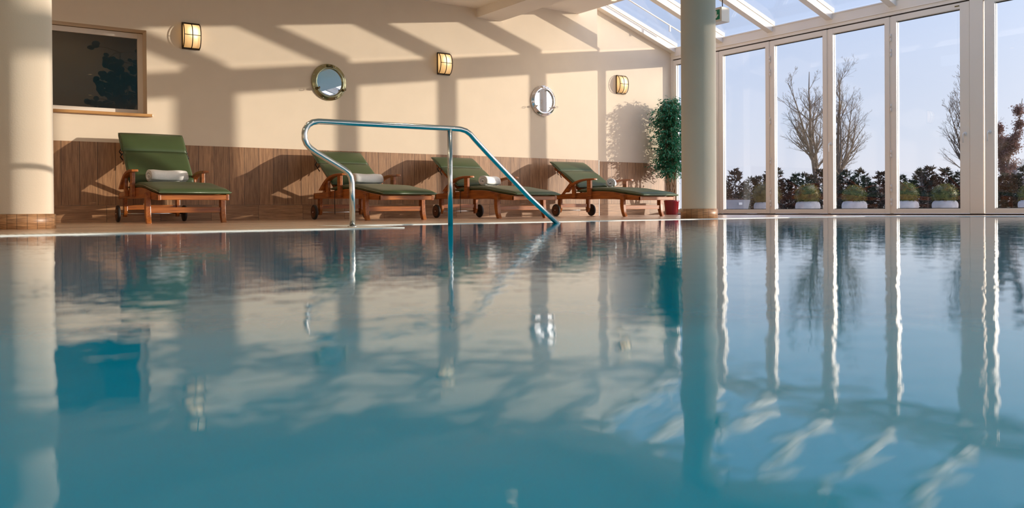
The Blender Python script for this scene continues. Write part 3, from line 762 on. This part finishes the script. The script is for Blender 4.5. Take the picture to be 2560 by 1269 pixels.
# ------------------------------------------------------------------ exit sign
t = thing('exit_sign', 'white box exit sign with a green arrow face hanging from a rod', 'exit sign', (8.38, 7.2, 2.49), R(-90))
MB().box(-.30, .0, 0, .15, 0, .185).obj('housing', MT['signwhite'], t, bevel=.004)
MB().box(-.285, -.03, -.004, 0, .03, .155).obj('sign_face', MT['signgreen'], t)
b = MB(); cx = -.085
b.box(cx-.008, cx+.008, -.0065, -.0045, .075, .14); b.prism([(cx-.036, .085), (cx-.024, .096), (cx, .072), (cx+.024, .096), (cx+.036, .085), (cx, .047)], 'y', -.0065, -.0045)
b.obj('arrow', MT['signarrow'], t)
b = MB(); b.lathe([(0, .142), (.011, .138), (.011, .122), (0, .118)], 12, (-.2, -.0055, 0)); b.bar((-.2, -.0055, .118), (-.19, -.0055, .085), .016, .002, (0,1,0)); b.bar((-.19, -.0055, .085), (-.215, -.0055, .05), .01, .002, (0,1,0)); b.bar((-.19, -.0055, .085), (-.165, -.0055, .055), .01, .002, (0,1,0)); b.bar((-.2, -.0055, .112), (-.165, -.0055, .1), .008, .002, (0,1,0))
b.obj('running_figure', MT['signarrow'], t)
MB().tube([(-.05, .075, .184), (-.05, .075, 1.4)], .006, 8).obj('rod', MT['gap'], t)

# ------------------------------------------------------------------ recessed ceiling lights
def downlight(x, y, z, label, watts=22., group='recessed ceiling downlights'):
    t = thing('downlight', label, 'ceiling light', (x, y, z-.0005), 0, group)
    MB().lathe([(.036, -.002), (.05, -.006), (.055, -.003), (.055, 0), (.036, 0)], 28).obj('rim', MT['chrome'], t)
    MB().lathe([(0, -.003), (.036, -.003), (.036, -.001), (0, -.001)], 24).obj('lens', MT['lens'], t)
    l = bpy.data.lights.new('downlight_lamp', 'SPOT'); l.energy = watts; l.spot_size = R(150); l.spot_blend = .6; l.shadow_soft_size = .036; l.color = (1., .80, .56)
    o = bpy.data.objects.new('lamp', l); COL.objects.link(o); o.parent = t; o.location = (0, 0, -.012)
downlight(5.45, 7.72, ZC, 'small dim downlight in the low ceiling near the beam', 1.2)
downlight(8.90, 9.80, 3.361, 'small lit downlight at the edge of the high soffit by the glass roof', 14.)
for x, y in ((2.45, .2), (3.15, 1.35), (2.7, -2.6), (3.7, -2.3), (1.2, 5.0), (4.2, 5.0), (-1.6, 5.0), (1.2, 8.4), (-1.6, 1.5), (5.9, 2.2)):  # leading ones follow glints in the pane, the rest are added fill
    downlight(x, y, ZC, 'small lit downlight of the mostly added fill grid over the pool', 42.)
for x, y in ((8.3, 3.4),):  # added lamp, out of view, to lift the room light
    downlight(x, y, 3.361, 'unseen fill downlight added in the high soffit beside the glass roof', 42.)
downlight(1.5, 12.3, 3.199, 'unseen fill downlight added in the room behind the interior window', 60., 'added back room fill lamps')  # added lamp; greys the room like the ceiling mirrored in the pane

# ------------------------------------------------------------------ outside
GZ = -.04
b = MB(); b.box(XG+.21, 28., -20., 30., GZ-.2, GZ); struct(b.obj('ground_terrace', MT['terrace']))
b = MB(); b.add([(28., -200, GZ-.02), (400, -200, GZ-.02), (400, 300, GZ-.02), (28., 300, GZ-.02)], [(0,1,2,3)])
b.add([(-100., 30, GZ-.02), (28, 30, GZ-.02), (28, 300, GZ-.02), (-100, 300, GZ-.02)], [(0,1,2,3)])
b.add([(XG+.21, -200, GZ-.02), (28, -200, GZ-.02), (28, -20, GZ-.02), (XG+.21, -20, GZ-.02)], [(0,1,2,3)])
struct(b.obj('ground_lawn', MT['grass']))

def leafball(mb, c, rx, rz, n, rnd, l=.045, flat=0.):
    for i in range(n):
        z = rnd.uniform(-1, 1); a = rnd.uniform(0, 6.283); q = math.sqrt(1-z*z); d = Vector((q*math.cos(a), q*math.sin(a), z))
        rr_ = rnd.uniform(.8, 1.04); p = Vector((c[0]+d.x*rx*rr_, c[1]+d.y*rx*rr_, c[2]+d.z*rz*rr_))
        mb.leaf(p, d+Vector((rnd.gauss(0, .6), rnd.gauss(0, .6), rnd.gauss(0, .6))), Vector((rnd.gauss(0, 1), rnd.gauss(0, 1), 1)), rnd.uniform(.6, 1.2)*l, l*.5)
def lumps(mb, c, rx, rz, rnd, seg=18, rings=10):
    v = []; 
    for i in range(rings+1):
        th = math.pi*i/rings
        for k in range(seg):
            a = 2*math.pi*k/seg; f = 1+rnd.uniform(-.05, .05); v.append((c[0]+rx*f*math.sin(th)*math.cos(a), c[1]+rx*f*math.sin(th)*math.sin(a), c[2]+rz*f*math.cos(th)))
    mb.add(v, [(i*seg+k, i*seg+(k+1) % seg, (i+1)*seg+(k+1) % seg, (i+1)*seg+k) for i in range(rings) for k in range(seg)], True)
def bowl_pot(parent, s=1.):
    return MB().lathe([(0, 0), (.2*s, 0), (.25*s, .035), (.278*s, .10), (.286*s, .155), (.282*s, .205), (.265*s, .248), (.238*s, .277), (.21*s, .287), (.195*s, .283), (.19*s, .26), (0, .25)], 40).obj('planter_bowl', MT['concrete'], parent)
POTS = [(16.48, 12.83, 'yellowbush', .34, .30, 'round concrete bowl of olive-yellow shrub nearest the tapered grey planter'),
        (17.29, 12.26, 'box', .285, .27, 'round concrete bowl with clipped boxwood ball in front of the first bare tree'),
        (18.20, 11.62, 'box', .27, .25, 'round concrete bowl with clipped boxwood ball below the tallest forked bare tree'),
        (19.20, 10.91, 'box', .275, .29, 'round concrete bowl with tall clipped boxwood, fourth counted from the grey planter'),
        (19.96, 10.37, 'box', .29, .26, 'round concrete bowl with wide clipped boxwood, seen just before the wide door post'),
        (21.65, 9.18, 'box', .28, .26, 'round concrete bowl with boxwood farthest from the tapered grey planter')]
for i, (x, y, mt, rx, rz, lb) in enumerate(POTS):
    rnd = random.Random(40+i)
    t = thing('potted_boxwood', lb, 'potted shrub', (x, y, GZ), rnd.uniform(0, 6), 'concrete bowls with shrubs on the terrace')
    bowl_pot(t)
    b = MB(); lumps(b, (0, 0, .25+rz*.62), rx*.9, rz*.88, rnd); leafball(b, (0, 0, .25+rz*.62), rx, rz, 1100, rnd)
    b.obj('foliage', MT[mt], t, fix=False)
t = thing('planter', 'tapered square grey planter with dry grass and a small white sticker', 'planter', (15.82, 13.15, GZ), R(-33))
b = MB(); h = .33
b.add([(-.27, -.2, 0), (.17, -.2, 0), (.17, .2, 0), (-.27, .2, 0), (-.33, -.25, h), (.235, -.25, h), (.235, .25, h), (-.33, .25, h), (-.3, -.22, h), (.205, -.22, h), (.205, .22, h), (-.3, .22, h), (-.3, -.22, h-.04), (.205, -.22, h-.04), (.205, .22, h-.04), (-.3, .22, h-.04)],
      [(0,3,2,1), (0,1,5,4), (1,2,6,5), (2,3,7,6), (3,0,4,7), (4,5,9,8), (5,6,10,9), (6,7,11,10), (7,4,8,11), (8,9,13,12), (9,10,14,13), (10,11,15,14), (11,8,12,15), (12,13,14,15)])
b.obj('planter_box', MT['greyplanter'], t, bevel=.006)
rnd = random.Random(2); b = MB()
for i in range(170):
    p = Vector((rnd.uniform(-.29, .2), rnd.uniform(-.2, .2), h-.04)); b.leaf(p, Vector((rnd.gauss(0, .5), rnd.gauss(0, .5), 1)), Vector((rnd.gauss(0, 1), 1, 0)), rnd.uniform(.05, .13), .012)
b.obj('dry_grass', MT['drygrass'], t, fix=False)
b = MB(); b.box(-.04, .04, -.254, -.2455, h-.115, h-.06); o = b.obj('sticker', MT['signwhite'], t); o.rotation_euler = (R(-8)*0, 0, 0)

# hedge of young conifers
RV, FV = Vector((.816, -.578, 0)), Vector((.578, .816, 0))
def conifer_mesh(seed, mat, h=1., w=.34):
    rnd = random.Random(seed); f = MB(); s = MB()
    s.tube([(0, 0, 0), (rnd.gauss(0, .01), rnd.gauss(0, .01), h*.5), (rnd.gauss(0, .02), rnd.gauss(0, .02), h)], [.02, .012, .003], 5)
    n = 70
    for i in range(n):
        z = h*(.03+.97*(i/n)); rad = w*(1-(z/h)**1.4)*rnd.uniform(.55, 1.15)+.03; a = rnd.uniform(0, 6.28)
        e = Vector((math.cos(a)*rad, math.sin(a)*rad, z+rad*rnd.uniform(.1, .8)))
        p0 = Vector((0, 0, z)); s.tube([p0, e], [.005, .002], 3, caps=False)
        for j in range(9):
            tt = rnd.uniform(.25, 1.05); p = p0.lerp(e, tt)
            f.leaf(p, (e-p0).normalized()+Vector((rnd.gauss(0, .6), rnd.gauss(0, .6), rnd.gauss(.1, .5))), Vector((rnd.gauss(0, 1), rnd.gauss(0, 1), rnd.gauss(0, 1))), rnd.uniform(.06, .13), rnd.uniform(.02, .04))
    for i in range(8):
        f.leaf(Vector((0, 0, h*(.86+.018*i))), Vector((rnd.gauss(0, .5), rnd.gauss(0, .5), 1)), Vector((1, rnd.gauss(0, 1), 0)), .09, .02)
    return f.mesh('conifer_foliage', mat), s.mesh('conifer_stem', MT['bark'])
variants = [conifer_mesh(i, MT['conifred'] if i in (2, 5) else MT['conif']) for i in range(6)]
rnd = random.Random(77)
def hedge_plant(px, depth, hgt, var, wide=1.):
    xr = (px-1283)/2098.; p = FV*depth+RV*(xr*depth)
    t = thing('hedge_conifer', 'young dark conifer in the ragged hedge behind the terrace bowls', 'conifer', (p.x, p.y, GZ-.01), rnd.uniform(0, 6), 'hedge conifers behind the terrace')
    fm, sm = variants[var]; s = hgt
    for nm, me in (('foliage', fm), ('stem', sm)):
        o = bpy.data.objects.new(nm, me); COL.objects.link(o); o.parent = t; o.scale = (s*wide, s*wide, s)
px = 1795.
while px < 2600:
    top = {0: 1.12, 1: .98, 2: 1.2, 3: .92, 4: 1.05}[int(px/21) % 5]*rnd.uniform(1.02, 1.32)
    if 2285 < px < 2330: top *= 1.22
    hedge_plant(px, 30+rnd.uniform(-.5, .5), top, rnd.randrange(6), 1.15); px += rnd.uniform(15, 23)
px = 1800.
while px < 2600:
    hedge_plant(px, 28.6+rnd.uniform(-.4, .4), rnd.uniform(.55, .75), rnd.randrange(6), 1.9); px += rnd.uniform(21, 30)

# bare trees
def bare_tree(name, label, px, depth, h, spread, seed, leaders, fork, mat, leaves=None, cat='tree', twig=1.):
    rnd = random.Random(seed); b = MB(); fol = MB()
    xr = (px-1283)/2098.; p = FV*depth+RV*(xr*depth)
    t = thing(name, label, cat, (p.x, p.y, GZ-.03))
    def limb(p0, d, ln, r, lev, lim):
        n = 5 if lev < 2 else 3; pts = [p0]; q = p0.copy(); dd = d.copy()
        for i in range(n):
            dd = (dd+Vector((rnd.gauss(0, .12), rnd.gauss(0, .12), .10 if lev else .16))).normalized(); q = q+dd*(ln/n); pts.append(q.copy())
        rads = [max(.0045, r*(1-.86*i/n)) for i in range(n+1)]
        b.tube(pts, rads, 7 if lev == 0 else (5 if lev == 1 else 3), caps=False)
        if leaves and lev >= 1:
            for pt in pts[1:]:
                for _ in range(2): fol.leaf(pt+Vector((rnd.gauss(0, .12), rnd.gauss(0, .12), rnd.gauss(0, .12))), Vector((rnd.gauss(0, 1), rnd.gauss(0, 1), rnd.gauss(-.3, 1))), Vector((rnd.gauss(0, 1), rnd.gauss(0, 1), 1)), .11, .06)
        if lev >= lim: return
        cnt = {0: 17, 1: 8, 2: 5, 3: 3}[lev]
        for k in range(cnt):
            f = rnd.uniform(.12 if lev else .1, .97); i = min(int(f*n), n-1); p1 = pts[i].lerp(pts[i+1], f*n-i)
            ax = (pts[i+1]-pts[i]).normalized(); a = rnd.uniform(0, 6.28); u = ax.cross(Vector((1, .2, .1))).normalized(); v = ax.cross(u)
            out = (u*math.cos(a)+v*math.sin(a)); ang = rnd.uniform(28, 50)
            nd = ax*math.cos(R(ang))+out*math.sin(R(ang))
            limb(p1, nd, ln*(.50 if lev == 0 else .52)*(1.05-.62*f)*rnd.uniform(.75, 1.15)*spread, rads[i]*.5, lev+1, lim)
    base = Vector((0, 0, 0)); q = Vector((rnd.gauss(0, .05), rnd.gauss(0, .05), fork)); r0 = h*.021
    b.tube([base, (base+q)/2, q], [r0*1.25, r0, r0*.95], 9)
    for k in range(leaders):
        a = 2*math.pi*k/leaders+seed; tilt = rnd.uniform(.03, .17) if k else .03
        limb(q, Vector((math.cos(a)*tilt*RV.x+0, math.sin(a)*tilt, 1)).normalized() if k else Vector((.02, 0, 1)), (h-fork)*(1. if k == 0 else rnd.uniform(.72, .97)), r0*(.75 if k == 0 else .55), 0, 3)
    b.obj('branches', mat, t, fix=False)
    if leaves: fol.obj('dry_leaves', leaves, t, fix=False)
    return t
bare_tree('bare_tree', 'tall bare tree with pale trunk, its crown cut by a narrow door joint', 2042, 52, 8.75, .88, 3, 3, 1.9, MT['bark'])
bare_tree('bare_tree', 'tall bare forked tree standing free in the middle pane beside the joint', 2102, 60, 10.1, .98, 8, 4, 1.55, MT['bark'])
bare_tree('bare_tree', 'bare tree half hidden behind the wide door post', 2418, 50, 7.9, .9, 21, 3, 1.3, MT['bark'])
bare_tree('beech_tree', 'slim columnar tree still holding brown dry leaves beyond the last pane', 2510, 48, 6.35, .3, 33, 2, 1.0, MT['bark'], MT['beech'])
bare_tree('bare_bush', 'pale distant bush of upright twigs showing above the hedge', 2312, 60, 2.6, 1.1, 51, 5, .4, MT['farwood'])
bare_tree('bare_bush', 'faint distant twiggy bush by the brown-leaved tree', 2548, 60, 3.2, 1.1, 57, 5, .4, MT['farwood'])

# ------------------------------------------------------------------ light
wd = bpy.data.worlds.new('sky'); sc.world = wd; wd.use_nodes = True; nt = wd.node_tree; nt.nodes.clear()
o = N(nt, 'ShaderNodeOutputWorld'); bg = N(nt, 'ShaderNodeBackground', Strength=1.)
tc = N(nt, 'ShaderNodeTexCoord'); s = N(nt, 'ShaderNodeSeparateXYZ'); L(nt, tc.outputs['Generated'], s.inputs[0])
r = N(nt, 'ShaderNodeValToRGB'); e = r.color_ramp.elements
mr = N(nt, 'ShaderNodeMapRange'); mr.inputs['From Min'].default_value = -1.; mr.inputs['From Max'].default_value = 1.; L(nt, s.outputs['Z'], mr.inputs['Value'])
stops = [(.0, (.12, .11, .09)), (.492, (.2, .18, .16)), (.5, (.74, .73, .80)), (.54, (.64, .70, .84)), (.60, (.53, .64, .87)), (.70, (.36, .53, .92)), (1., (.32, .5, .95))]
e[0].position = stops[0][0]; e[0].color = c4(stops[0][1]); e[1].position = 1.; e[1].color = c4(stops[-1][1])
for p_, c_ in stops[1:-1]: n_ = e.new(p_); n_.color = c4(c_)
L(nt, mr.outputs[0], r.inputs['Fac'])
sd = Vector((1.586, -1., .2197)).normalized()
dp = N(nt, 'ShaderNodeVectorMath'); dp.operation = 'DOT_PRODUCT'; L(nt, tc.outputs['Generated'], dp.inputs[0]); dp.inputs[1].default_value = sd
mx0 = N(nt, 'ShaderNodeMath'); mx0.operation = 'MAXIMUM'; L(nt, dp.outputs['Value'], mx0.inputs[0]); mx0.inputs[1].default_value = 0.
pw = N(nt, 'ShaderNodeMath'); pw.operation = 'POWER'; L(nt, mx0.outputs[0], pw.inputs[0]); pw.inputs[1].default_value = 8.
vm = N(nt, 'ShaderNodeVectorMath'); vm.operation = 'SCALE'; vm.inputs[0].default_value = (5., 4.2, 3.4); L(nt, pw.outputs[0], vm.inputs['Scale'])
va = N(nt, 'ShaderNodeVectorMath'); va.operation = 'ADD'; L(nt, r.outputs['Color'], va.inputs[0]); L(nt, vm.outputs[0], va.inputs[1])
p2 = N(nt, 'ShaderNodeMath'); p2.operation = 'POWER'; L(nt, mx0.outputs[0], p2.inputs[0]); p2.inputs[1].default_value = 2.
v2 = N(nt, 'ShaderNodeVectorMath'); v2.operation = 'SCALE'; v2.inputs[0].default_value = (.36, .32, .24); L(nt, p2.outputs[0], v2.inputs['Scale'])
v3 = N(nt, 'ShaderNodeVectorMath'); v3.operation = 'ADD'; L(nt, va.outputs[0], v3.inputs[0]); L(nt, v2.outputs[0], v3.inputs[1])
L(nt, v3.outputs[0], bg.inputs['Color']); L(nt, bg.outputs[0], o.inputs['Surface'])

sun = bpy.data.lights.new('sun', 'SUN'); sun.energy = 4.2; sun.angle = R(.6); sun.color = (1., .85, .68)
so = bpy.data.objects.new('sun', sun); COL.objects.link(so); so.location = (30, -8, 8)
so.rotation_euler = Vector((-1.586, 1., -.2197)).to_track_quat('-Z', 'Y').to_euler()

# ------------------------------------------------------------------ camera
cam = bpy.data.cameras.new('camera'); co = bpy.data.objects.new('camera', cam); COL.objects.link(co); sc.camera = co
f_, cy_, yaw, pit, roll = 2098.17, 537.81, .6164, .0073, -.0070
fw_ = Vector((math.sin(yaw)*math.cos(pit), math.cos(yaw)*math.cos(pit), -math.sin(pit))); r_ = Vector((math.cos(yaw), -math.sin(yaw), 0)); u_ = r_.cross(fw_)
r2 = r_*math.cos(roll)+u_*math.sin(roll); u2 = u_*math.cos(roll)-r_*math.sin(roll)
M_ = Matrix((r2, u2, -fw_)).transposed().to_4x4(); M_.translation = (0, 0, .11); co.matrix_world = M_
cam.sensor_fit = 'HORIZONTAL'; cam.sensor_width = 36.; cam.lens = f_/2560*36.
cam.shift_x = -3/2560; cam.shift_y = -(634.5-cy_)/2560; cam.clip_start = .02; cam.clip_end = 1000
cam.dof.use_dof = True; cam.dof.focus_distance = 10.; cam.dof.aperture_fstop = 4.

vs = sc.view_settings; sc.display_settings.display_device = 'sRGB'
vs.view_transform = 'Standard'; vs.look = 'None'; vs.exposure = .08; vs.gamma = 1.; vs.use_curve_mapping = False
cy = sc.cycles
cy.max_bounces = 12; cy.diffuse_bounces = 8; cy.glossy_bounces = 6; cy.transparent_max_bounces = 32; cy.transmission_bounces = 6
cy.sample_clamp_indirect = 6.; cy.use_denoising = True; cy.caustics_reflective = True; cy.caustics_refractive = False
